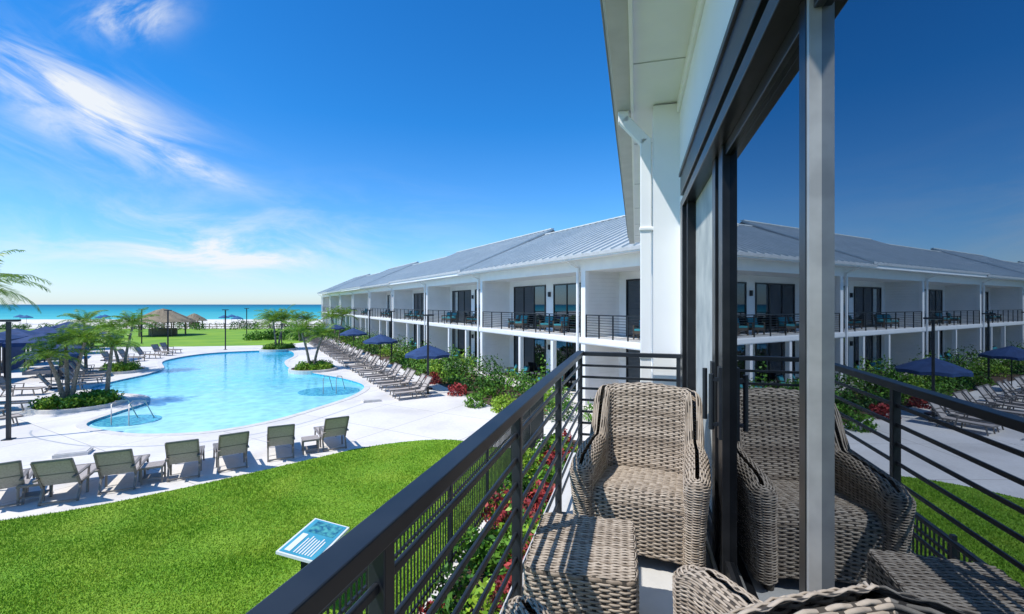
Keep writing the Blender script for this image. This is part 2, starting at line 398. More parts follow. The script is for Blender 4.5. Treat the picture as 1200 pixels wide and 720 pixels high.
# grass blades on the close lawn
LP = np.array(lawn_lp)
def inside(P, lp):
    x, y = P[:, 0], P[:, 1]; c = np.zeros(len(P), bool); n = len(lp)
    for i in range(n):
        x0, y0 = lp[i - 1]; x1, y1 = lp[i]
        k = ((y0 > y) != (y1 > y)) & (x < (x1 - x0) * (y - y0) / (y1 - y0 + 1e-12) + x0); c ^= k
    return c
P = np.stack([rng.uniform(-13, 1, 560000), rng.uniform(3.5, 16.2, 560000)], 1)
keep = inside(P, LP) & (rng.random(len(P)) < np.clip(9.0 / np.maximum(P[:, 1], 4), .3, 1) ** 1.3)
P = P[keep]; n = len(P)
ang = rng.uniform(0, 2 * math.pi, n)
patch = .5 + .5 * np.sin(P[:, 0] * 1.7 + np.sin(P[:, 1] * 1.1) * 2) * np.cos(P[:, 1] * 1.3 + P[:, 0] * .4)
h = rng.uniform(.015, .045, n) * (.6 + .7 * patch); w = .004 + P[:, 1] * .0005
dx, dy = np.cos(ang) * w, np.sin(ang) * w; lx = rng.normal(0, .015, n); ly = rng.normal(0, .015, n)
z0 = np.full(n, .03)
V = np.stack([np.stack([P[:, 0] - dx, P[:, 1] - dy, z0], 1), np.stack([P[:, 0] + dx, P[:, 1] + dy, z0], 1), np.stack([P[:, 0] + lx, P[:, 1] + ly, z0 + h], 1)], 1).reshape(-1, 3)
link('grass', np_mesh('grass', V, np.arange(3 * n).reshape(-1, 3), ['grass']))

# garden bed + walk under our balcony
bed = [W1(-3.1, -6), W1(-1.25, -6), W1(-1.25, 16), W1(-3.1, 16)]
b = B(); b.poly([bed], .05, 'soil'); b.wall(bed, -.02, .05, 'soil'); b.obj('planting_bed')
wk = [W1(-1.2, -8), W1(.9, -8), W1(.9, 17), W1(-1.2, 17)]
b = B(); b.poly([wk], .012, 'walk'); b.obj('walkway')
pl = []
for i in range(100):
    a = random.uniform(-1, 15.5); bb = random.uniform(-2.95, -1.45); r = random.uniform(.22, .42)
    x, y = W1(bb, a); k = random.choice([0, 0, 0, 1, 1, 2, 2, 3])
    pl.append((blob_pts(230, (x, y, .05 + r * .5), (r, r, r * random.uniform(.9, 1.6)), .6), k))
foliage('garden_shrubs', pl, ['leaf', 'leafyl', 'leafred', 'leafdk'], .15)

# ------------------------------------------------------------------ picket fence
b = B(); fb = -3.17
for z in (.22, 1.3, 1.52): b.box(fb - .016, fb + .016, -5, 16, z, z + .035, 'black')
a = -5
while a < 16.01:
    b.box(fb - .03, fb + .03, a - .03, a + .03, 0, 1.62, 'black'); a += 2.1
a = -4.9
while a < 16:
    b.box(fb - .010, fb + .010, a - .010, a + .010, .08, 1.52, 'black'); a += .105
b.obj('picket_fence', None, (0, 0, 0), -A1)

# ------------------------------------------------------------------ our wing
own = empty('hotel_building', (0, 0, 0), -A1)
HE = ZC + 2.0
b = B()
b.box(.42, 12, 4.54, 16.4, 0, HE + .25, 'white')            # wall beyond the door
b.box(.42, 12, -7, 4.54, 5.93, HE + .25, 'white')            # wall above the door
b.box(.56, 12, -7, 4.54, 0, 5.93, 'white')                   # wall behind the door
b.box(.17, .42, 4.85, 5.08, 0, HE, 'white2')                 # pilaster
b.box(.36, .42, 5.6, 16.3, ZF - .3, ZF, 'white2')
b.obj('walls', own)
b = B()
b.box(-.05, .42, -7, 15.6, HE + .02, HE + .06, 'soffit')
b.box(-.2, -.05, -7, 15.7, HE, HE + .16, 'gutter')
b.box(-.225, -.2, -7, 15.7, HE + .12, HE + .18, 'gutter')
b.box(-.05, -.02, -7, 15.7, HE - .02, HE + .02, 'white2')
b.box(.395, .42, -7, 4.84, HE - .10, HE + .02, 'white2')      # crown board below the soffit
for k in range(-3, 8): b.box(-.02, .395, k * 2.0 - .004, k * 2.0 + .004, HE + .012, HE + .02, 'gutter')   # soffit panel joints
b.obj('gutter_and_soffit', own, bevel=.004)
b = B()
b.add([(-.25, -7, HE + .2), (-.25, 15.8, HE + .2), (6.2, 15.8, HE + 3.3), (6.2, -7, HE + 3.3), (12.6, 15.8, HE + .2), (12.6, -7, HE + .2)], [(0, 3, 2, 1), (3, 5, 4, 2)], 'roof')
b.add([(-.25, 15.8, HE + .2), (12.6, 15.8, HE + .2), (6.2, 15.8, HE + 3.3)], [(0, 1, 2)], 'white')
b.obj('roof', own)
# downspout
b = B()
b.bar((-.12, 4.93, HE), (-.12, 4.93, HE - .12), .11, .09, 'white2', (0, 1, 0))
b.bar((-.125, 4.93, HE - .08), (.1, 4.93, HE - .34), .09, .11, 'white2', (1, 0, 1))
b.bar((.1, 4.93, HE - .3), (.1, 4.93, .1), .11, .09, 'white2', (0, 1, 0))
for z in (5.5, 4.2, 2.2): b.box(.035, .175, 4.87, 4.99, z, z + .04, 'white2')
b.obj('downspout', own, bevel=.01)
# balcony slab
b = B()
b.box(-.64, .42, -4, 4.8, ZF - .28, ZF - .002, 'white2')
b.obj('balcony_slab', own, bevel=.01)
b = B(); b.box(-.66, .44, -4, 4.82, ZF - .002, ZF + .002, 'floor'); b.obj('balcony_floor', own)
# sliding glass door
door = empty('sliding_glass_door'); door.parent = own
GT = ZC + .88
b = B()
b.box(.40, .56, -7, 4.54, GT + .0, GT + .07, 'bronze')
b.box(.43, .56, -7, 4.48, GT + .07, GT + .13, 'bronze')
b.box(.40, .56, -7, 4.54, GT + .13, GT + .30, 'bronze')
b.box(.385, .43, -7, 4.54, GT + .30, GT + .335, 'bronze')
b.box(.40, .56, 4.36, 4.54, ZF, GT, 'bronze')
b.box(.43, .56, 4.22, 4.36, ZF, GT, 'bronze')
b.box(.38, .56, -7, 4.5, ZF + .002, ZF + .03, 'bronze')
b.box(.43, .45, -7, 4.2, ZF + .03, ZF + .05, 'silver')
b.obj('frame', door, bevel=.004)
b = B()
b.box(.46, .53, 2.75, 2.86, ZF + .03, GT, 'bronze')
b.box(.472, .53, 2.88, 2.96, ZF + .03, GT, 'bronze')
b.box(.46, .53, 2.99, 3.1, ZF + .03, GT, 'bronze')
b.box(.475, .53, 3.1, 4.2, ZF + .03, ZF + .14, 'bronze')
b.box(.475, .53, 1.53, 2.75, ZF + .03, ZF + .14, 'bronze')
b.box(.475, .53, -6, 1.45, ZF + .03, ZF + .14, 'bronze')
b.box(.475, .53, 1.53, 2.75, GT - .06, GT, 'bronze')
b.box(.475, .53, -6, 1.45, GT - .06, GT, 'bronze')
b.box(.464, .53, 1.475, 1.53, ZF + .03, GT, 'bronze')
b.obj('stiles', door, bevel=.003)
b = B()
b.box(.467, .53, 1.456, 1.475, ZF + .03, GT, 'silver')
b.obj('meeting_stile', door)
b = B()
b.box(.498, .51, 1.53, 2.75, ZF + .12, GT - .04, 'glass'); b.box(.498, .51, -6, 1.456, ZF + .12, GT - .04, 'glass')
b.obj('glass_panels', door)
b = B(); b.box(.498, .51, 3.1, 4.22, ZF + .12, GT, 'curtain'); b.obj('curtain_panel', door)
b = B()
b.tube([(.41, 2.79, 4.05), (.41, 2.79, 4.36)], [.014, .014], 10, 'black')
b.bar((.46, 2.79, 4.08), (.41, 2.79, 4.08), .02, .02, 'black'); b.bar((.46, 2.79, 4.33), (.41, 2.79, 4.33), .02, .02, 'black')
b.box(.445, .46, 2.76, 2.82, 4.0, 4.4, 'black')
b.tube([(.41, 3.04, 4.05), (.41, 3.04, 4.36)], [.014, .014], 10, 'black')
b.box(.445, .46, 3.01, 3.08, 4.0, 4.4, 'black')
b.obj('handle', door)

# ------------------------------------------------------------------ balcony railing
RB = -.5465; RE = 4.72
b = B()
b.box(RB - .035, RB + .035, -3, RE + .03, ZF + 1.03, ZF + 1.075, 'black')
b.box(RB + .035, .42, RE - .03, RE + .03, ZF + 1.03, ZF + 1.07, 'black')
for i in range(8):
    z = ZF + .1 + i * .117
    b.box(RB - .007, RB + .007, -3, RE, z, z + .024, 'black')
    b.box(RB, .42, RE - .007, RE + .007, z, z + .024, 'black')
for a in (-1.5, -.3, .915, 2.13, 3.35, RE):
    b.box(RB - .022, RB + .022, a - .022, a + .022, ZF + .002, ZF + 1.03, 'black')
    b.box(RB - .05, RB + .05, a - .05, a + .05, ZF + .002, ZF + .014, 'black')
b.box(.38, .42, RE - .02, RE + .02, ZF, ZF + 1.03, 'black')
b.obj('balcony_railing', None, (0, 0, 0), -A1, bevel=.004)

# ------------------------------------------------------------------ wicker furniture (real woven strands)
def weave(C, U, Nn, closed, spp=3, amp=.0035, th=.0032, ov=1.0):
    R, Ms, _ = C.shape
    i = np.arange(Ms)[None, :]; j = np.arange(R)[:, None]
    ph = np.cos(np.pi * i / spp + np.pi * j)
    jit = rng.normal(0, .0007, (R, Ms))
    C2 = C + Nn * (amp * ph + jit)[..., None]
    K = 6; vs = []
    for k in range(K):
        t = 2 * np.pi * k / K
        vs.append(C2 + U * ov * math.cos(t) + Nn * th * math.sin(t))
    V = np.stack(vs, 2)  # R,M,K,3
    idx = np.arange(R * Ms * K).reshape(R, Ms, K)
    i2 = np.roll(idx, -1, 1) if closed else idx
    if closed: A0 = idx; A1_ = i2
    else: A0 = idx[:, :-1]; A1_ = idx[:, 1:]
    Q = np.stack([A0, A1_, np.roll(A1_, -1, 2), np.roll(A0, -1, 2)], -1).reshape(-1, 4)
    return V.reshape(-1, 3), Q

def surf_weave(S, R, closed, **kw):
    """S(v)->(M,3) curve at height fraction v"""
    G = np.stack([S(v) for v in np.linspace(0, 1, R + 1)])
    C = (G[1:] + G[:-1]) / 2; U = (G[1:] - G[:-1]) / 2
    T = (np.roll(C, -1, 1) - np.roll(C, 1, 1)) if closed else np.gradient(C, axis=1)
    Nn = np.cross(T, U); Nn /= np.linalg.norm(Nn, axis=2)[..., None] + 1e-12
    Vv, Q = weave(C, U, Nn, closed, **kw)
    Mx = G.shape[1]; id2 = np.arange((R + 1) * Mx).reshape(R + 1, Mx)
    if closed: q2 = np.stack([id2[:-1], np.roll(id2, -1, 1)[:-1], np.roll(id2, -1, 1)[1:], id2[1:]], -1).reshape(-1, 4)
    else: q2 = np.stack([id2[:-1, :-1], id2[:-1, 1:], id2[1:, 1:], id2[1:, :-1]], -1).reshape(-1, 4)
    return Vv, Q, G.reshape(-1, 3), q2

def combine(name, parts, mats):
    V = []; Q = []; MI = []; o = 0
    for v, q, m in parts:
        V.append(v); Q.append(q + o); MI.append(np.full(len(q), m)); o += len(v)
    return np_mesh(name, np.concatenate(V), np.concatenate(Q), mats, np.concatenate(MI), True)

def chair_mesh():
    # horseshoe centre line
    hw = .315; fr = .32; bk = -.27; rc = .10
    cl = [(-hw, y) for y in np.linspace(fr, bk + rc, 30)]
    cl += [(-hw + rc - rc * math.cos(t), bk + rc - rc * math.sin(t)) for t in np.linspace(0, math.pi / 2, 12)[1:]]
    cl += [(x, bk) for x in np.linspace(-hw + rc, hw - rc, 24)[1:]]
    cl += [(hw - rc + rc * math.sin(t), bk + rc - rc * math.cos(t)) for t in np.linspace(0, math.pi / 2, 12)[1:]]
    cl += [(hw, y) for y in np.linspace(bk + rc, fr, 30)[1:]]
    cl = np.array(cl); seg = np.r_[0, np.cumsum(np.linalg.norm(np.diff(cl, axis=0), axis=1))]; Lc = seg[-1]
    def cen(s): return np.stack([np.interp(s, seg, cl[:, 0]), np.interp(s, seg, cl[:, 1])], -1)
    r = .054
    per = 2 * Lc + 2 * math.pi * r; stakes = int(round(per / .04 / 2)) * 2; Ms = stakes * 3
    u = np.linspace(0, per, Ms, endpoint=False)
    s = np.zeros(Ms); off = np.zeros((Ms, 2))
    for i, x in enumerate(u):
        def nrm(ss):
            a = cen(np.array([max(ss - .01, 0)]))[0]; b_ = cen(np.array([min(ss + .01, Lc)]))[0]; t = (b_ - a) / np.linalg.norm(b_ - a)
            return np.array([-t[1], t[0]]), t
        if x < Lc: nn, t = nrm(x); s[i] = x; off[i] = -nn
        elif x < Lc + math.pi * r:
            nn, t = nrm(Lc); f = (x - Lc) / r; s[i] = Lc; off[i] = -nn * math.cos(f) + t * math.sin(f)
        elif x < 2 * Lc + math.pi * r:
            ss = Lc - (x - Lc - math.pi * r); nn, t = nrm(ss); s[i] = ss; off[i] = nn
        else:
            nn, t = nrm(0); f = (x - 2 * Lc - math.pi * r) / r; s[i] = 0; off[i] = nn * math.cos(f) - t * math.sin(f)
    cc = cen(s)
    d = np.abs(s / Lc - .5) * 2       # 0 back centre, 1 arm front
    sm = np.clip((.47 - d) / .10, 0, 1); sm = sm * sm * (3 - 2 * sm)
    H = .60 + .05 * (1 - d) + sm * .32 - .02 * np.clip((d) / .4, 0, 1) ** 2 * sm
    H = H - np.clip((d - .88) / .12, 0, 1) ** 2 * .03
    back = np.clip((.60 - d) / .2, 0, 1); back = back * back * (3 - 2 * back)
    z0 = .06
    def S(v):
        ell = (H - r - z0) + math.pi / 2 * r; t = v * ell * .985; lim = H - r - z0
        f = np.clip((t - lim) / r, 0, math.pi / 2)
        z = np.where(t < lim, z0 + t, H - r + r * np.sin(f)); k = np.where(t < lim, 1, np.cos(f))
        k = np.maximum(k, .04)
        # arms roll outwards and get thicker towards the top
        arm = np.clip((d - .45) / .2, 0, 1); th = 1 + .22 * arm * np.clip((z - .35) / .2, 0, 1)
        p = cc + off * (r * k * th)[:, None]
        zz = np.clip(z - .36, 0, 1)
        y = p[:, 1] - back * zz * .26
        x = p[:, 0] * (1 + (.05 * back) * zz + .14 * (1 - back) * np.clip(z - .2, 0, 1))
        return np.stack([x, y, z], 1)
    V1, Q1, Vb, Qb = surf_weave(S, 74, True, amp=.0040, th=.0034, ov=1.02)
    pr = [(-.25, .385), (0, .40), (.22, .425), (.29, .425), (.325, .405), (.345, .36), (.34, .25), (.335, .07)]
    pr = np.array(pr); sg = np.r_[0, np.cumsum(np.linalg.norm(np.diff(pr, axis=0), axis=1))]
    Ms2 = 14 * 3 + 1; xs = np.linspace(-.272, .272, Ms2)
    def S2(v):
        q = v * sg[-1]; y = np.interp(q, sg, pr[:, 0]); z = np.interp(q, sg, pr[:, 1])
        return np.stack([xs, y - .02 * (xs / .26) ** 2 * (v > .5), z + .018 * (1 - (xs / .26) ** 2)], 1)
    V2, Q2, Vb2, Qb2 = surf_weave(S2, 80, False, amp=.004, th=.0034, ov=1.02)
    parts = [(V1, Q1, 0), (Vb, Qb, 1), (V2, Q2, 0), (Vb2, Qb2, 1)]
    for (x, y) in ((-.29, .3), (.29, .3), (-.27, -.25), (.27, -.25)):
        t = np.linspace(0, 2 * np.pi, 12, endpoint=False)
        v = np.concatenate([np.stack([x + .025 * np.cos(t), y + .025 * np.sin(t), np.full(12, 0.)], 1), np.stack([x + .03 * np.cos(t), y + .03 * np.sin(t), np.full(12, .09)], 1)])
        k = np.arange(12); q = np.stack([k, (k + 1) % 12, (k + 1) % 12 + 12, k + 12], 1); parts.append((v, q, 1))
    return combine('wicker_armchair', parts, ['wicker', 'wickdark'])

def table_mesh(hx=.235, hy=.27, H=.44):
    rc = .045; t = []
    for (cx, cy, a0) in ((hx - rc, hy - rc, 0), (-hx + rc, hy - rc, 90), (-hx + rc, -hy + rc, 180), (hx - rc, -hy + rc, 270)):
        for a in np.linspace(a0, a0 + 90, 8): t.append((cx + rc * math.cos(math.radians(a)), cy + rc * math.sin(math.radians(a))))
    t = np.array(t + [t[0]]); sg = np.r_[0, np.cumsum(np.linalg.norm(np.diff(t, axis=0), axis=1))]
    st = int(round(sg[-1] / .04 / 2)) * 2; u = np.linspace(0, sg[-1], st * 3, endpoint=False)
    bx = np.interp(u, sg, t[:, 0]); by = np.interp(u, sg, t[:, 1])
    def S(v):
        z = .07 + v * (H - .07) if v < .95 else H - .012 + .012 * math.sin((v - .95) / .05 * math.pi / 2)
        k = 1 if v < .95 else 1 - .03 * (v - .95) / .05
        return np.stack([bx * k, by * k, np.full(len(bx), z)], 1)
    V1, Q1, Vb, Qb = surf_weave(S, 34, True, amp=.004, th=.0034, ov=1.02)
    xs = np.linspace(-hx + .01, hx - .01, 12 * 3 + 1)
    def S2(v): return np.stack([xs, np.full(len(xs), -hy + .01 + v * (2 * hy - .02)), np.full(len(xs), H - .001)], 1)
    V2, Q2, Vb2, Qb2 = surf_weave(S2, 48, False, amp=.003, th=.0034, ov=1.02)
    Vb2[:, 2] -= .002
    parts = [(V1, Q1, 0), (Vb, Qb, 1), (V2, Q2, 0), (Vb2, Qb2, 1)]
    for sx in (-1, 1):
        for sy in (-1, 1):
            x = sx * (hx - .04); y = sy * (hy - .04); t = np.linspace(0, 2 * np.pi, 12, endpoint=False)
            v = np.concatenate([np.stack([x + .022 * np.cos(t), y + .022 * np.sin(t), np.full(12, 0.)], 1), np.stack([x + .025 * np.cos(t), y + .025 * np.sin(t), np.full(12, .09)], 1)])
            k = np.arange(12); q = np.stack([k, (k + 1) % 12, (k + 1) % 12 + 12, k + 12], 1); parts.append((v, q, 1))
    return combine('wicker_side_table', parts, ['wicker', 'wickdark'])

cm = chair_mesh()
def face(dx, dy): return math.atan2(-dx, dy)   # rotation turning local +Y to (dx,dy)
link('wicker_armchair', cm, None, (.845, 3.00, ZF + .003), face(-.36, -.93))
link('wicker_armchair.001', cm, None, (.44, 1.30, ZF + .003), face(-.28, .96))
link('wicker_side_table', table_mesh(), None, (.335, 2.15, ZF + .003), -A1 + .03)

# ------------------------------------------------------------------ far wing
wing = empty('hotel_wing_building', (O2[0], O2[1], 0), A2)
UN = 10.95; NU = 8; S0 = -8.0; S1 = UN * NU
CT = 6.32; EV = 7.0; D = 2.1
b = B()
b.box(D + .02, 13, S0, S1, -.1, EV - .05, 'siding')
b.obj('walls', wing)
b = B()
for i in range(-1, NU + 1):
    s = i * UN
    if i >= 0:
        s0, s1 = (s - .13, s + .13) if i < NU else (s - .26, s)
        b.box(.18, D + .02, s0, s1, 0, ZF - .3, 'siding'); b.box(.18, D + .02, s0, s1, ZF, CT, 'siding')
        b.box(-.02, .18, s0 - .03, s1 + .03, 0, ZF - .3, 'white2'); b.box(-.02, .18, s0 - .03, s1 + .03, ZF, CT, 'white2')
    m = (i + .5) * UN
    if 0 <= i < NU:
        b.box(-.02, .2, m + .3, m + .52, 0, ZF - .3, 'white2')
        b.box(-.02, .2, m - 3.0, m - 2.78, 0, ZF - .3, 'white2')
b.box(0, .2, -4.4, -4.2, 0, ZF - .3, 'white2')
b.obj('party_walls_and_columns', wing)
b = B(); b.box(-.05, D + .02, S0, S1 - .002, ZF - .3, ZF, 'white2')
b.box(-.07, -.05, S0, S1, ZF - .26, ZF - .05, 'white')
b.obj('balcony_slab', wing)
b = B(); b.box(-.02, D + .02, S0, S1 - .002, CT, EV - .1, 'white2'); b.box(-.8, -.02, S0, S1 + .3, EV - .16, EV - .1, 'soffit')
b.box(-.84, -.8, S0, S1 + .3, EV - .2, EV + .02, 'white2'); b.obj('beam_and_soffit', wing)
# doors and windows
fr = B(); gl = B(); lt = B(); cu = B()
def opening(s0, s1, z0, z1, n):
    gl.box(D - .01, D + .01, s0 + .05, s1 - .05, z0, z1 - .05, 'glassfar')
    fr.box(D - .05, D + .015, s0 - .02, s0 + .06, z0, z1 + .02, 'bronze'); fr.box(D - .05, D + .015, s1 - .06, s1 + .02, z0, z1 + .02, 'bronze')
    fr.box(D - .05, D + .015, s0 + .06, s1 - .06, z1 - .06, z1 + .02, 'bronze'); fr.box(D - .05, D + .015, s0 + .06, s1 - .06, z0, z0 + .08, 'bronze')
    for k in range(1, n):
        s = s0 + (s1 - s0) * k / n; fr.box(D - .04, D + .012, s - .045, s + .045, z0 + .08, z1 - .06, 'bronze')
    if n == 3 and random.random() < .6:
        s = s0 + (s1 - s0) * random.choice([0, 2]) / 3; cu.box(D - .018, D - .012, s + .12, s + .6, z0 + .1, z1 - .1, 'curtain')
for i in range(NU):
    s = i * UN
    for z in (.02, ZF + .01):
        opening(s + 6.3, s + 10.1, z, z + 2.72, 3); opening(s + 2.8, s + 5.4, z, z + 2.72, 2)
        if z > 1: opening(s + .7, s + 1.9, z, z + 2.4, 1)
        lt.box(D - .12, D, s + 5.75, s + 5.9, z + 2.0, z + 2.3, 'black')
for z in (.02, ZF + .01): opening(-2.6, -.7, z, z + 2.72, 2); opening(-6.8, -4, z, z + 2.72, 2)
fr.obj('door_frames', wing); gl.obj('door_glass', wing); lt.obj('wall_lights', wing); cu.obj('curtains', wing)
# railings
b = B()
edges = [(-7.5, -.2)] + [(i * UN + .2, (i + 1) * UN - .2) for i in range(NU)]
for (s0, s1) in edges:
    b.box(-.03, .03, s0, s1, ZF + 1.03, ZF + 1.08, 'black')
    for k in range(8): z = ZF + .1 + k * .117; b.box(-.008, .008, s0, s1, z, z + .02, 'black')
    n = 8
    for k in range(n + 1): s = s0 + (s1 - s0) * k / n; b.box(-.025, .025, s - .025, s + .025, ZF, ZF + 1.03, 'black')
b.obj('balcony_railings', wing)
# roofs in staggered modules, standing seams as real ribs
mods = [(S0, 13.0, 0, 0), (13.0, 31.0, .6, .5), (31.0, 46.0, 0, .1), (46.0, 60.0, .6, .55), (60.0, 75.0, 0, .1), (75.0, UN * 8 + .4, .5, .5)]
b = B()
for (s0, s1, ox, oz) in mods:
    ex, rx, bx = -.9, 6.4 + ox, 14.2; rz_ = 10.15 + oz; big = oz > .3
    sa = s0 - (.45 if big else 0); sb = s1 + (.45 if big else 0)
    e2 = EV + (.12 if big else 0)
    b.add([(ex, sa, e2), (ex, sb, e2), (rx, sb, rz_), (rx, sa, rz_), (bx, sb, EV), (bx, sa, EV)], [(0, 3, 2, 1), (3, 5, 4, 2)], 'roof')
    b.add([(ex, sa, e2 - .12), (ex, sb, e2 - .12), (rx, sb, rz_ - .12), (rx, sa, rz_ - .12)], [(0, 1, 2, 3)], 'white')
    b.add([(ex, sa, e2 - .14), (ex, sb, e2 - .14), (ex, sb, e2), (ex, sa, e2)], [(3, 2, 1, 0)], 'gutter')
    for sy in (sa, sb):
        b.add([(ex, sy, e2 - .12), (rx, sy, rz_ - .12), (rx, sy, rz_), (ex, sy, e2)], [(0, 1, 2, 3)], 'gutter')
        b.add([(ex + 1, sy + (.4 if sy == sa else -.4), e2 - .2), (bx - 1, sy + (.4 if sy == sa else -.4), e2 - .2), (rx, sy + (.4 if sy == sa else -.4), rz_ - .15)], [(0, 1, 2)], 'white')
    n = int((sb - sa) / .62)
    nx, nz = -(rz_ - e2), (rx - ex); l = math.hypot(nx, nz); nx /= l; nz /= l
    for k in range(n + 1):
        s = sa + .02 + (sb - sa - .04) * k / n
        b.bar((ex + nx * .03, s, e2 + nz * .03), (rx + nx * .03, s, rz_ + nz * .03), .055, .09, 'rib', (nx, 0, nz))
    b.bar((rx, sa, rz_ + .05), (rx, sb, rz_ + .05), .3, .06, 'rib')
b.obj('roof', wing)
b = B()
for i in range(0, NU + 1):
    s = i * UN + .3; b.box(-.16, -.06, s - .05, s + .05, .1, EV - .45, 'white2'); b.bar((-.11, s, EV - .5), (-.78, s, EV - .2), .1, .08, 'white2')
b.obj('downspouts', wing)

# balcony furniture on the far wing
def patio_chair_mesh():
    c = B()
    c.box(-.3, .3, -.28, .3, .22, .36, 'wickdark'); c.box(-.26, .26, -.24, .3, .36, .46, 'teal')
    c.bar((0, -.28, .3), (0, -.42, .88), .6, .07, 'wickdark', (0, 1, 0)); c.bar((0, -.2, .45), (0, -.32, .82), .5, .09, 'teal', (0, 1, 0))
    for x in (-.3, .3):
        c.box(x - .04, x + .04, -.3, .3, .56, .61, 'wickdark'); c.box(x - .03, x + .03, .24, .3, 0, .56, 'wickdark'); c.box(x - .03, x + .03, -.3, -.24, 0, .56, 'wickdark')
    return c.mesh('patio_chair')
pcm = patio_chair_mesh(); k = 0
for i in range(-1, NU - 1):
    for z in (ZF, 0.0):
        for ds in ((8.9, 7.6, 4.9, 3.6) if i >= 0 else (8.6, 7.4)):
            x, y = W2(random.uniform(1.0, 1.4), i * UN + ds + random.uniform(-.2, .2))
            if i < 0 and z == 0: continue
            link('patio_chair' + ('' if k == 0 else '.%03d' % k), pcm, None, (x, y, z + .01), A2 + math.pi / 2 + random.uniform(-.5, .5)); k += 1

# hedge and shrubs before the far wing
b = B(); hb = [W2(-3.9, 1.5), W2(-.5, 1.5), W2(-.5, 84), W2(-3.9, 84)]
b.poly([hb], .02, 'soil'); b.wall(hb, -.2, .02, 'soil'); b.obj('hedge_bed')
pl = []
s = 2.0
while s < 82:
    for xx in (-3.2, -2.1, -1.1):
        if random.random() < .85:
            x, y = W2(xx + random.uniform(-.3, .3), s + random.uniform(-.3, .3)); h = random.uniform(.35, .75) if xx < -3 else random.uniform(.55, 1.5)
            r = random.uniform(.5, .85); dist = max(1, s / 18)
            pl.append((blob_pts(int(420 / dist), (x, y, h * .35), (r, r, h), .5), random.choice([0, 0, 1, 1, 2])))
    s += 1.05
foliage('hedge', pl, ['leaf', 'leafdk', 'leafyl'], .16)
pl = []
for (q, r, k) in [(W2(-4.6, 2.2), .5, 0), (W2(-2.6, -1.6), .75, 1), (W2(-1.3, -2.6), .7, 0), (W2(-3.4, -.6), .6, 2), (W2(-2.0, -.2), .7, 3), (W2(-4.0, .8), .45, 3), (W2(-1.2, .6), .8, 0), (W2(-4.2, 5.2), .5, 2), (W2(-4.1, 9.2), .5, 2)]:
    pl.append((blob_pts(600, (q[0], q[1], r * .4), (r, r, r * .9), .5), k))
foliage('flower_shrubs', pl, ['leaf', 'leafdk', 'leafred', 'leafyl'], .15)

# ------------------------------------------------------------------ loungers
def lounger_mesh():
    c = B(); w = .31
    pb = (-.72, 1.0); ps = (-.30, .36); pf = (1.15, .34)
    for x in (-w, w):
        c.bar((x, ps[0], ps[1]), (x, pf[0], pf[1]), .04, .055, 'taupedk')
        c.bar((x, ps[0] + .02, ps[1] - .02), (x, pb[0], pb[1]), .04, .05, 'taupedk')
        c.bar((x, -.22, .36), (x, -.42, .0), .04, .045, 'taupedk'); c.bar((x, .95, .34), (x, 1.02, 0), .04, .045, 'taupedk')
        c.bar((x, -.62, .58), (x, .22, .58), .06, .03, 'taupedk'); c.bar((x, .2, .58), (x, .16, .34), .035, .04, 'taupedk')
        c.bar((x, .14, .34), (x, .1, 0), .04, .045, 'taupedk')
    c.bar((-w, pb[0], pb[1]), (w, pb[0], pb[1]), .05, .04, 'taupedk'); c.bar((-w, pf[0], pf[1]), (w, pf[0], pf[1]), .04, .04, 'taupedk')
    c.bar((-w, -.45, .05), (w, -.45, .05), .03, .03, 'taupedk'); c.bar((-w, -.5, .66), (w, -.5, .66), .03, .03, 'taupedk')
    def sheet(p0, p1, sag, up):
        n = 8; v = []
        for i in range(n + 1):
            t = i / n; y = p0[0] + (p1[0] - p0[0]) * t; z = p0[1] + (p1[1] - p0[1]) * t - sag * math.sin(math.pi * t)
            for x in (-w + .02, w - .02): v.append((x, y, z))
        c.add(v, [(2 * i, 2 * i + 1, 2 * i + 3, 2 * i + 2) for i in range(n)], 'taupe', True)
    sheet((-.29, .37), (1.14, .355), .03, 1); sheet((-.715, .985), (-.30, .375), .02, 1)
    return c.mesh('lounge_chair')
lm = lounger_mesh(); LN = [0]
def lounger(x, y, dx, dy, sc=1):
    n = 'lounge_chair' + ('' if LN[0] == 0 else '.%03d' % LN[0]); LN[0] += 1
    link(n, lm, None, (x, y, .001), face(dx, dy) + random.uniform(-.09, .09), sc)
def sidetable_mesh():
    c = B(); c.box(-.25, .25, -.25, .25, .40, .44, 'taupedk')
    for k in range(5): c.box(-.24, .24, -.23 + k * .098, -.15 + k * .098, .442, .455, 'taupe')
    for x in (-.22, .22):
        for y in (-.22, .22): c.box(x - .02, x + .02, y - .02, y + .02, 0, .40, 'taupedk')
    c.box(-.22, .22, -.2, .2, .12, .15, 'taupedk')
    return c.mesh('pool_side_table')
tm = sidetable_mesh(); TN = [0]
def ptable(x, y, r=0):
    link('pool_side_table' + ('' if TN[0] == 0 else '.%03d' % TN[0]), tm, None, (x, y, .001), r); TN[0] += 1
row = [(-11.75, 10.95), (-10.6, 11.3), (-9.8, 11.95), (-8.72, 12.78), (-7.85, 13.45), (-6.85, 14.35), (-5.6, 15.3), (-12.9, 10.3)]
for (x, y) in row: lounger(x - .42, y + .12, -.5 + random.uniform(-.12, .12), .86, 1.12)
for (x, y) in [(-9.35, 12.3), (-6.2, 14.75), (-11.3, 11.1)]: ptable(x - .3, y + .1, .5)
s = 5.6; i = 0
while s < 60:
    x, y = W2(-6.3, s)
    if i % 3 == 2: ptable(*W2(-5.7, s - .12), A2)
    else: lounger(x, y, -math.cos(A2), -math.sin(A2))
    s += .95 if i % 3 != 1 else .78; i += 1
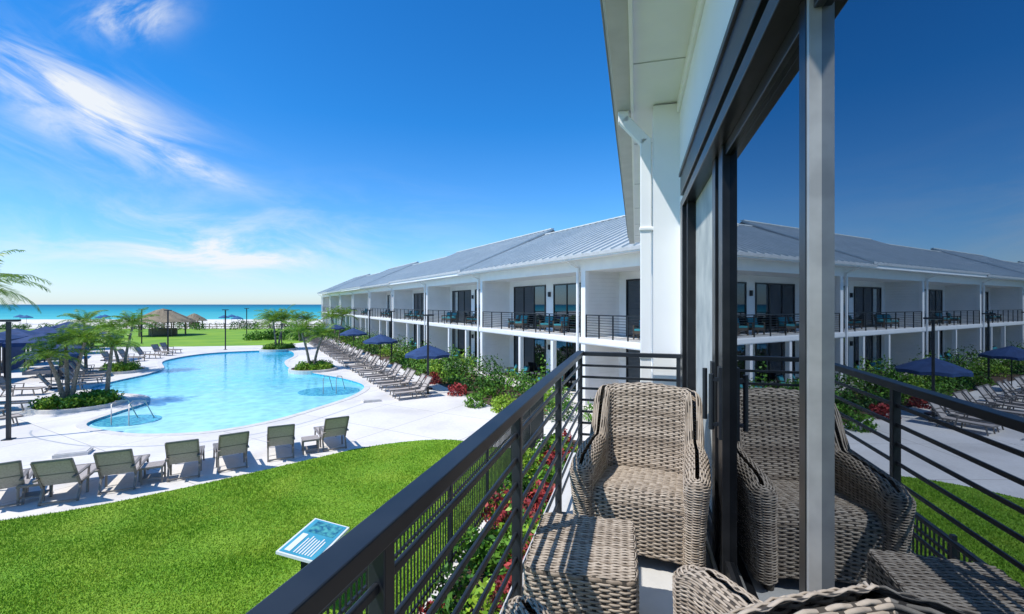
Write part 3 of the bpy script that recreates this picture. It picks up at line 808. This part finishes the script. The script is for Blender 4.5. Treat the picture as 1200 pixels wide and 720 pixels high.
for (x, y, dx, dy) in [(-25.9, 27.5, .8, .5), (-26.8, 28.6, .8, .5), (-27.7, 29.9, .8, .5), (-24.9, 25.2, .8, .5), (-28.9, 31.5, .8, .5), (-25.9, 24.0, .9, .3), (-22.9, 20.5, .9, .3), (-22.3, 18.9, .9, .2),
                       (-31.6, 36.5, .9, .1), (-32.0, 38.5, .9, .1), (-32.2, 40.5, .9, .1), (-32.8, 43, .9, -.1), (-20.2, 17.4, .5, .8), (-33.5, 45, .9, -.1)]:
    lounger(x, y, dx, dy)

# ------------------------------------------------------------------ umbrellas
def umbrella_mesh(name, fab, R=1.3, H=2.45, open_=True):
    c = B(); c.tube([(0, 0, 0), (0, 0, H + .1)], [.025, .022], 8, 'black'); c.tube([(0, 0, 0), (0, 0, .07)], [.28, .26], 14, 'black')
    n = 8; v = [(0, 0, H + .05)]
    for ring, (rr, zz) in enumerate(((.5, -.2), (1.0, -.5))):
        for j in range(n * 2):
            t = math.pi * j / n; q = rr * R * (1 if j % 2 == 0 else .94); v.append((q * math.cos(t), q * math.sin(t), H + zz + (0 if j % 2 == 0 else .04 * rr)))
    m = 2 * n; f = [(0, 1 + j, 1 + (j + 1) % m) for j in range(m)] + [(1 + j, 1 + m + j, 1 + m + (j + 1) % m, 1 + (j + 1) % m) for j in range(m)]
    c.add(v, f, fab)
    lo = [(p[0], p[1], p[2] - .14) for p in v[1 + m:]]; hi = v[1 + m:]
    c.add(hi + lo, [(j, (j + 1) % m, m + (j + 1) % m, m + j) for j in range(m)], fab)
    for j in range(0, m, 2): c.bar((0, 0, H - .35), tuple(0.6 * a + (0.4 * H if q == 2 else 0) for q, a in enumerate(v[1 + m + j])), .02, .02, 'black')
    return c.mesh(name)
um = umbrella_mesh('patio_umbrella', 'navy'); um2 = umbrella_mesh('beach_umbrella', 'blueglaze', 1.2, 2.1); UNn = [0]
def umb(x, y, me=um, nm='patio_umbrella', cnt=UNn):
    link(nm + ('' if cnt[0] == 0 else '.%03d' % cnt[0]), me, None, (x, y, 0), random.random()); cnt[0] += 1
for s in (7.6, 18.2, 28.5, 40): umb(*W2(-5.0, s))
for (x, y) in [(-25.9, 25.9), (-24.6, 19.6), (-28.9, 29.6), (-34.5, 39)]: umb(x, y)
bc = [0]
for (x, y) in [(-62, 104), (-70, 112), (-78, 108), (-85, 118), (-92, 110), (-55, 118), (-66, 125), (-100, 112), (-106, 120), (-118, 112), (-126, 118), (-50, 110), (-73, 120)]:
    umb(x, y, um2, 'beach_umbrella', bc)

# ------------------------------------------------------------------ lamp posts
def lamp_mesh(H=4.15):
    c = B(); c.bar((0, 0, .03), (0, 0, H), .1, .1, 'black', (0, 1, 0)); c.box(-.14, .14, -.14, .14, 0, .03, 'black')
    c.box(-.3, .3, -.09, .09, H, H + .07, 'black'); c.box(-.25, .25, -.07, .07, H - .012, H, 'curtain')
    return c.mesh('lamp_post')
pm = lamp_mesh()
for i, (x, y) in enumerate([(-4.45, 24.4), (-17.7, 16.2), (-33, 44.2), (-30.1, 48.4), (-26.7, 53.4), (-10.0, 38.2), (-14.4, 46.6), (-18.3, 53.4), (-45, 56), (-38, 66)]):
    link('lamp_post' + ('' if i == 0 else '.%03d' % i), pm, None, (x, y, 0), .3)

# ------------------------------------------------------------------ palms
def palm(name, x, y, H, fl, nf=26, trunks=1, z=0, seed=0):
    R = random.Random(seed); c = B(); root = empty(name, (x, y, z)); LV = []
    for tI in range(trunks):
        if trunks == 1: bx, by, lx, ly, h = 0, 0, R.uniform(-.15, .15), R.uniform(-.15, .15), H
        else:
            an = 2 * math.pi * tI / trunks + R.random(); bx, by = .15 * math.cos(an), .15 * math.sin(an); lx, ly = .55 * math.cos(an), .55 * math.sin(an); h = H * R.uniform(.72, 1.0)
        pts = [(bx + lx * t ** 1.5, by + ly * t ** 1.5, h * t) for t in np.linspace(0, 1, 14)]
        rs = [(.10 - .04 * t + (.05 if t < .05 else 0)) * (1 + .12 * (k % 2)) for k, t in enumerate(np.linspace(0, 1, 14))]
        c.tube(pts, rs, 9, 'bark')
        top = Vector(pts[-1])
        for k in range(nf):
            az = k * 2.399 + R.uniform(-.25, .25); el = math.radians(82 - 72 * (k / nf) ** .9 + R.uniform(-10, 10)); L_ = fl * R.uniform(.75, 1.12)
            n = 12; p = top.copy(); pts2 = [p.copy()]; e = el
            for q in range(n):
                d = Vector((math.cos(az) * math.cos(e), math.sin(az) * math.cos(e), math.sin(e))); p = p + d * (L_ / n); pts2.append(p.copy()); e -= math.radians(5 + 5 * (q / n))
            c.tube(pts2, [.016 * (1 - .8 * q / n) for q in range(n + 1)], 3, 'frond', False)
            side = Vector((-math.sin(az), math.cos(az), 0))
            m = 34
            for q in range(3, m):
                t = q / m * n; i0 = min(int(t), n - 1); pp = pts2[i0].lerp(pts2[i0 + 1], t - i0); dd = (pts2[i0 + 1] - pts2[i0]).normalized()
                ll = fl * .27 * math.sin(math.pi * min(1, (q / m) * .8 + .17)) ** .7
                up = side.cross(dd)
                for sg in (-1, 1):
                    dr = (side * sg * .85 + dd * .6 + Vector((0, 0, -.2)) + up * .2 * R.uniform(-1, 1)).normalized()
                    tip = pp + dr * ll + Vector((0, 0, -.12 * ll)); md = pp + dr * ll * .5 + Vector((0, 0, .02))
                    wv = dd * (.009 + .006 * fl)
                    LV += [pp, md - wv, tip, md + wv]
    o = c.obj('trunk_and_ribs', root)
    V = np.array([tuple(v) for v in LV]); me = np_mesh('fronds', V, np.arange(len(V)).reshape(-1, 4), ['frond']); link('fronds', me, root)
palm('palm_tree', -20.7, 21.5, 3.0, 1.55, 17, 3, .1, 1)
palm('palm_tree.001', -19.6, 22.3, 2.6, 1.4, 15, 1, .1, 2)
palm('palm_tree.002', -27.6, 32.6, 3.7, 1.8, 18, 2, .1, 3)
palm('palm_tree.003', -14.6, 33.6, 3.0, 1.7, 18, 2, .1, 4)
palm('palm_tree.004', -24.7, 48.4, 3.3, 2.1, 18, 3, .1, 5)
palm('palm_tree.005', -24.0, 20.0, 5.4, 2.9, 26, 1, 0, 6)
palm('palm_tree.006', -30.5, 33.0, 3.4, 1.7, 16, 1, 0, 7)
palm('palm_tree.007', -22.0, 58.0, 3.3, 2.2, 18, 2, 0, 8)
palm('palm_tree.008', -27.5, 60.0, 3.2, 2.0, 18, 2, 0, 9)

# round planters
for i, (x, y, r) in enumerate([(-20.3, 21.6, 1.75), (-27.6, 32.6, 1.5), (-14.4, 33.4, 1.65), (-24.5, 48.4, 1.8)]):
    root = empty('round_planter' + ('' if i == 0 else '.%03d' % i), (x, y, 0))
    ts = np.linspace(0, 2 * math.pi, 40, endpoint=False)
    lo = [(r * math.cos(t), r * math.sin(t)) for t in ts]; li = [((r - .18) * math.cos(t), (r - .18) * math.sin(t)) for t in ts]
    b = B(); b.wall(lo, -.12, .16, 'coping'); b.poly([lo, li], .16, 'coping'); b.wall(li, .05, .16, 'coping'); b.poly([li], .1, 'soil'); b.obj('kerb', root)
    pl = []
    for k in range(34):
        a = random.random() * 6.28; q = (r - .4) * math.sqrt(random.random()); rr = random.uniform(.25, .42)
        pl.append((blob_pts(230, (q * math.cos(a), q * math.sin(a), .15 + rr * .25), (rr, rr, rr * 1.05), .6), random.choice([0, 0, 2, 2])))
    foliage('shrubs', pl, ['leaf', 'leafdk', 'leafyl'], .14, root)

# ------------------------------------------------------------------ tiki hut, cabanas, dune plants
def hut(name, x, y, R, H):
    root = empty(name, (x, y, -.1)); c = B()
    for k in range(8): t = k * math.pi / 4 + .2; c.tube([(R * .75 * math.cos(t), R * .75 * math.sin(t), 0), (R * .75 * math.cos(t), R * .75 * math.sin(t), H * .62)], [.09, .08], 7, 'wood')
    c.tube([(0, 0, .1), (0, 0, 1.1)], [R * .45, R * .45], 16, 'wood'); c.obj('posts_and_bar', root)
    c = B(); n = 32; v = []
    prof = [(0, H), (.25, H * .93), (.55, H * .78), (.85, H * .62), (1.03, H * .52)]
    for (rr, zz) in prof:
        for j in range(n): t = 2 * math.pi * j / n; k = rr * R * (1 + random.uniform(-.03, .03)) + .02; v.append((k * math.cos(t), k * math.sin(t), zz + random.uniform(-.05, .05)))
    f = [(i * n + j, (i + 1) * n + j, (i + 1) * n + (j + 1) % n, i * n + (j + 1) % n) for i in range(4) for j in range(n)]
    c.add(v, f, 'thatch'); c.obj('thatch_roof', root)
    m = 3000; t = rng.random(m) * 6.283; q = np.sqrt(rng.random(m)) * 1.03; zz = np.interp(q, [p[0] for p in prof], [p[1] for p in prof])
    p0 = np.stack([q * R * np.cos(t), q * R * np.sin(t), zz + .03], 1); p1 = p0 + np.stack([np.cos(t) * .28, np.sin(t) * .28, np.full(m, -.28)], 1) + rng.normal(0, .06, (m, 3))
    w_ = np.stack([-np.sin(t) * .06, np.cos(t) * .06, np.zeros(m)], 1)
    V = np.stack([p0 - w_, p0 + w_, p1 + w_ * .4, p1 - w_ * .4], 1).reshape(-1, 3); link('thatch_strands', np_mesh('thatch_strands', V, np.arange(4 * m).reshape(-1, 4), ['thatch']), root)
hut('tiki_hut', -54.5, 72, 4.1, 4.2)
hut('tiki_hut.001', -69, 100, 2.2, 2.9)
def cabana_mesh():
    c = B()
    for x in (-1.5, 1.5):
        for y in (-1.3, 1.3): c.box(x - .05, x + .05, y - .05, y + .05, 0, 2.3, 'black')
    v = [(-1.6, -1.4, 2.3), (1.6, -1.4, 2.3), (1.6, 1.4, 2.3), (-1.6, 1.4, 2.3), (-.3, 0, 2.85), (.3, 0, 2.85)]
    c.add(v, [(0, 1, 5, 4), (1, 2, 5), (2, 3, 4, 5), (3, 0, 4)], 'navy')
    lp = v[:4]; c.add(lp + [(p[0], p[1], 2.05) for p in lp], [(j, (j + 1) % 4, 4 + (j + 1) % 4, 4 + j) for j in range(4)], 'navy')
    c.box(-1.48, 1.48, 1.26, 1.3, .1, 2.05, 'navy'); c.box(-1.3, -.3, -.6, 1.1, .2, .45, 'taupe'); c.box(.3, 1.3, -.6, 1.1, .2, .45, 'taupe')
    return c.mesh('pool_cabana')
cbm = cabana_mesh()
for i, (x, y, r) in enumerate([(-42.5, 44, -.9), (-40.5, 40, -.9), (-39, 36.2, -1.0), (-45.5, 48, -.9), (-50, 52, -.9), (-37.0, 32.6, -1.1), (-33.2, 27.5, -1.1), (-31.5, 31.0, -1.1)]):
    link('pool_cabana' + ('' if i == 0 else '.%03d' % i), cbm, None, (x, y, 0), r)
pl = []
for k in range(150):
    x = random.uniform(-140, -38); y = random.uniform(88, 96)
    if random.random() < .3: continue
    r = random.uniform(.7, 1.6); h = random.uniform(.4, 1.0) * (1.5 if -70 < x < -45 else 1)
    pl.append((blob_pts(130, (x, y, h * .3), (r, r, h), .5), random.choice([0, 1, 1])))
for k in range(60):
    x = random.uniform(-36, -24); y = random.uniform(62, 72); r = random.uniform(.7, 1.3); h = random.uniform(.6, 1.3)
    pl.append((blob_pts(170, (x, y, h * .3), (r, r, h), .5), random.choice([0, 1, 0])))
foliage('dune_vegetation', pl, ['leaf', 'leafdk'], .3)
b = B()
for k in range(36):
    t = -80 + k * 1.5; b.box(t, t + .1, 92, 92.1, -.1, 1.0, 'wood')
b.box(-80, -26, 92.02, 92.08, .75, .85, 'wood'); b.box(-80, -26, 92.02, 92.08, .3, .4, 'wood'); b.obj('beach_fence')

# ------------------------------------------------------------------ information sign on the lawn
b = B()
TL = .20
def sz(y): return .99 + TL * y
def sq(x0, x1, y0, y1, k, lift): b.add([(x0, y0, sz(y0) + lift), (x1, y0, sz(y0) + lift), (x1, y1, sz(y1) + lift), (x0, y1, sz(y1) + lift)], [(0, 1, 2, 3)], k)
b.add([(-.54, -.32, sz(-.32) - .04), (.54, -.32, sz(-.32) - .04), (.54, .30, sz(.30) - .04), (-.54, .30, sz(.30) - .04), (-.54, -.32, sz(-.32)), (.54, -.32, sz(-.32)), (.54, .30, sz(.30)), (-.54, .30, sz(.30))],
      [(0, 3, 2, 1), (0, 1, 5, 4), (1, 2, 6, 5), (2, 3, 7, 6), (3, 0, 4, 7), (4, 5, 6, 7)], 'signtx')
sq(-.51, .51, -.29, .27, 'sign', .004)
sq(-.46, .05, .13, .22, 'signtx', .008); sq(.12, .46, -.24, .20, 'signpic', .008)
for k in range(7): sq(-.46, random.uniform(-.05, .04), .06 - k * .045, .08 - k * .045, 'signtx', .008)
b.box(-.3, -.24, -.05, .05, 0, .94, 'black'); b.box(.24, .3, -.05, .05, 0, .94, 'black')
b.obj('information_sign', None, (-3.15, 7.35, .03), math.pi / 2 - .12)

# ------------------------------------------------------------------ light
to_sun = Vector((-.86, -.42, 0)).normalized(); EL = math.radians(56)
to_sun = Vector((to_sun.x * math.cos(EL), to_sun.y * math.cos(EL), math.sin(EL)))
sl = bpy.data.lights.new('sun', 'SUN'); sl.energy = 5.0; sl.angle = math.radians(.53); sl.color = (1, .955, .88)
so = bpy.data.objects.new('sun', sl); COL.objects.link(so); so.rotation_euler = to_sun.to_track_quat('Z', 'Y').to_euler()

w = bpy.data.worlds.new('World'); scene.world = w; w.use_nodes = True
nt = w.node_tree; N = nt.nodes; L = nt.links
bg = N['Background']; bg.inputs['Strength'].default_value = .13
sky = N.new('ShaderNodeTexSky'); sky.sky_type = 'NISHITA'; sky.sun_disc = False; sky.sun_elevation = EL; sky.sun_rotation = math.atan2(to_sun.x, to_sun.y)
sky.air_density = 1.0; sky.dust_density = .3; sky.ozone_density = 3.0
tc = N.new('ShaderNodeTexCoord'); sp = N.new('ShaderNodeSeparateXYZ'); L.new(tc.outputs['Generated'], sp.inputs[0])
# grade the clear sky: deep azure overhead, pale cyan at the horizon
gr = N.new('ShaderNodeValToRGB'); e = gr.color_ramp.elements
e[0].position = 0; e[0].color = (.62, .76, 1.0, 1); e[1].position = .75; e[1].color = (.06, .50, .92, 1); x = e.new(.14); x.color = (.36, .70, 1.0, 1); x = e.new(.36); x.color = (.12, .58, .98, 1)
L.new(sp.outputs['Z'], gr.inputs['Fac'])
gm = N.new('ShaderNodeMix'); gm.data_type = 'RGBA'; gm.blend_type = 'MULTIPLY'; gm.inputs['Factor'].default_value = 1
L.new(sky.outputs[0], gm.inputs['A']); L.new(gr.outputs['Color'], gm.inputs['B'])
gs = N.new('ShaderNodeVectorMath'); gs.operation = 'SCALE'; gs.inputs['Scale'].default_value = 1.55; L.new(gm.outputs['Result'], gs.inputs[0])
def mth(op, a, b_=None, c=None):
    n = N.new('ShaderNodeMath'); n.operation = op
    for i, v in enumerate((a, b_, c)):
        if v is None: continue
        if isinstance(v, (int, float)): n.inputs[i].default_value = v
        else: L.new(v, n.inputs[i])
    return n.outputs[0]
ym = mth('MAXIMUM', sp.outputs['Y'], .05)
qx = mth('DIVIDE', sp.outputs['X'], ym); qz = mth('DIVIDE', sp.outputs['Z'], ym)
cv = N.new('ShaderNodeCombineXYZ'); L.new(qx, cv.inputs[0]); L.new(qz, cv.inputs[1])
def streak(ang, sa, sb, seed, lo, hi, det=8, distn=.6):
    mp = N.new('ShaderNodeMapping'); mp.vector_type = 'TEXTURE'; mp.inputs['Rotation'].default_value = (0, 0, ang); mp.inputs['Scale'].default_value = (1 / sa, 1 / sb, 1); mp.inputs['Location'].default_value = (seed, seed * .7, 0)
    L.new(cv.outputs[0], mp.inputs['Vector'])
    nz = N.new('ShaderNodeTexNoise'); nz.inputs['Scale'].default_value = 1; nz.inputs['Detail'].default_value = det; nz.inputs['Roughness'].default_value = .62; nz.inputs['Distortion'].default_value = distn
    L.new(mp.outputs[0], nz.inputs['Vector'])
    mr = N.new('ShaderNodeMapRange'); mr.interpolation_type = 'SMOOTHSTEP'; mr.inputs['From Min'].default_value = lo; mr.inputs['From Max'].default_value = hi
    L.new(nz.outputs['Fac'], mr.inputs['Value']); return mr.outputs[0]
def mask(cx, cy, ang, sx, sy):
    dx = mth('SUBTRACT', qx, cx); dy = mth('SUBTRACT', qz, cy); c, s = math.cos(ang), math.sin(ang)
    u = mth('DIVIDE', mth('ADD', mth('MULTIPLY', dx, c), mth('MULTIPLY', dy, s)), sx)
    v = mth('DIVIDE', mth('SUBTRACT', mth('MULTIPLY', dy, c), mth('MULTIPLY', dx, s)), sy)
    r2 = mth('ADD', mth('MULTIPLY', u, u), mth('MULTIPLY', v, v))
    return mth('POWER', 2.718, mth('MULTIPLY', r2, -1))
an = math.atan2(-.25, .54)
n1 = streak(an, 2.6, 13, 3.1, .38, .74); n1b = streak(an + .1, 4, 14, 8.4, .30, .66); n2 = streak(-.08, 3.5, 12, 1.7, .36, .70); n3 = streak(.5, 5, 9, 5.2, .36, .72)
terms = [mth('MULTIPLY', mth('MULTIPLY', mask(-.97, .47, an, .24, .045), n1), 1.3),
         mth('MULTIPLY', mth('MULTIPLY', mask(-.76, .335, an, .17, .020), n1b), 1.15),
         mth('MULTIPLY', mth('MULTIPLY', mask(-.90, .36, an, .22, .05), n1b), .6),
         mth('MULTIPLY', mth('MULTIPLY', mask(-1.0, .42, an, .30, .13), n1), .35),
         mth('MULTIPLY', mth('MULTIPLY', mask(-.83, .625, .1, .09, .045), n3), 1.2),
         mth('MULTIPLY', mth('MULTIPLY', mask(-.62, .115, -.06, .18, .032), n2), 1.25),
         mth('MULTIPLY', mth('MULTIPLY', mask(-.75, .13, 0, .5, .10), n2), .55),
         mth('MULTIPLY', mask(-1.0, .03, 0, .7, .08), .20)]
tot = terms[0]
for t in terms[1:]: tot = mth('ADD', tot, t)
tot = mth('MINIMUM', mth('MULTIPLY', tot, mth('GREATER_THAN', sp.outputs['Y'], .06)), .95)
mx = N.new('ShaderNodeMix'); mx.data_type = 'RGBA'; L.new(tot, mx.inputs['Factor']); L.new(gs.outputs[0], mx.inputs['A']); mx.inputs['B'].default_value = (6.9, 7.2, 7.5, 1)
L.new(mx.outputs['Result'], bg.inputs['Color'])

# ------------------------------------------------------------------ camera
cam = bpy.data.cameras.new('camera'); co = bpy.data.objects.new('camera', cam); COL.objects.link(co)
cam.lens = 16.2; cam.sensor_width = 36; cam.shift_y = -.0025; cam.clip_start = .02; cam.clip_end = 60000
co.location = (0, 0, ZC); co.rotation_euler = (math.radians(90), 0, 0)
scene.camera = co
scene.view_settings.view_transform = 'Standard'; scene.view_settings.look = 'None'; scene.view_settings.exposure = 0
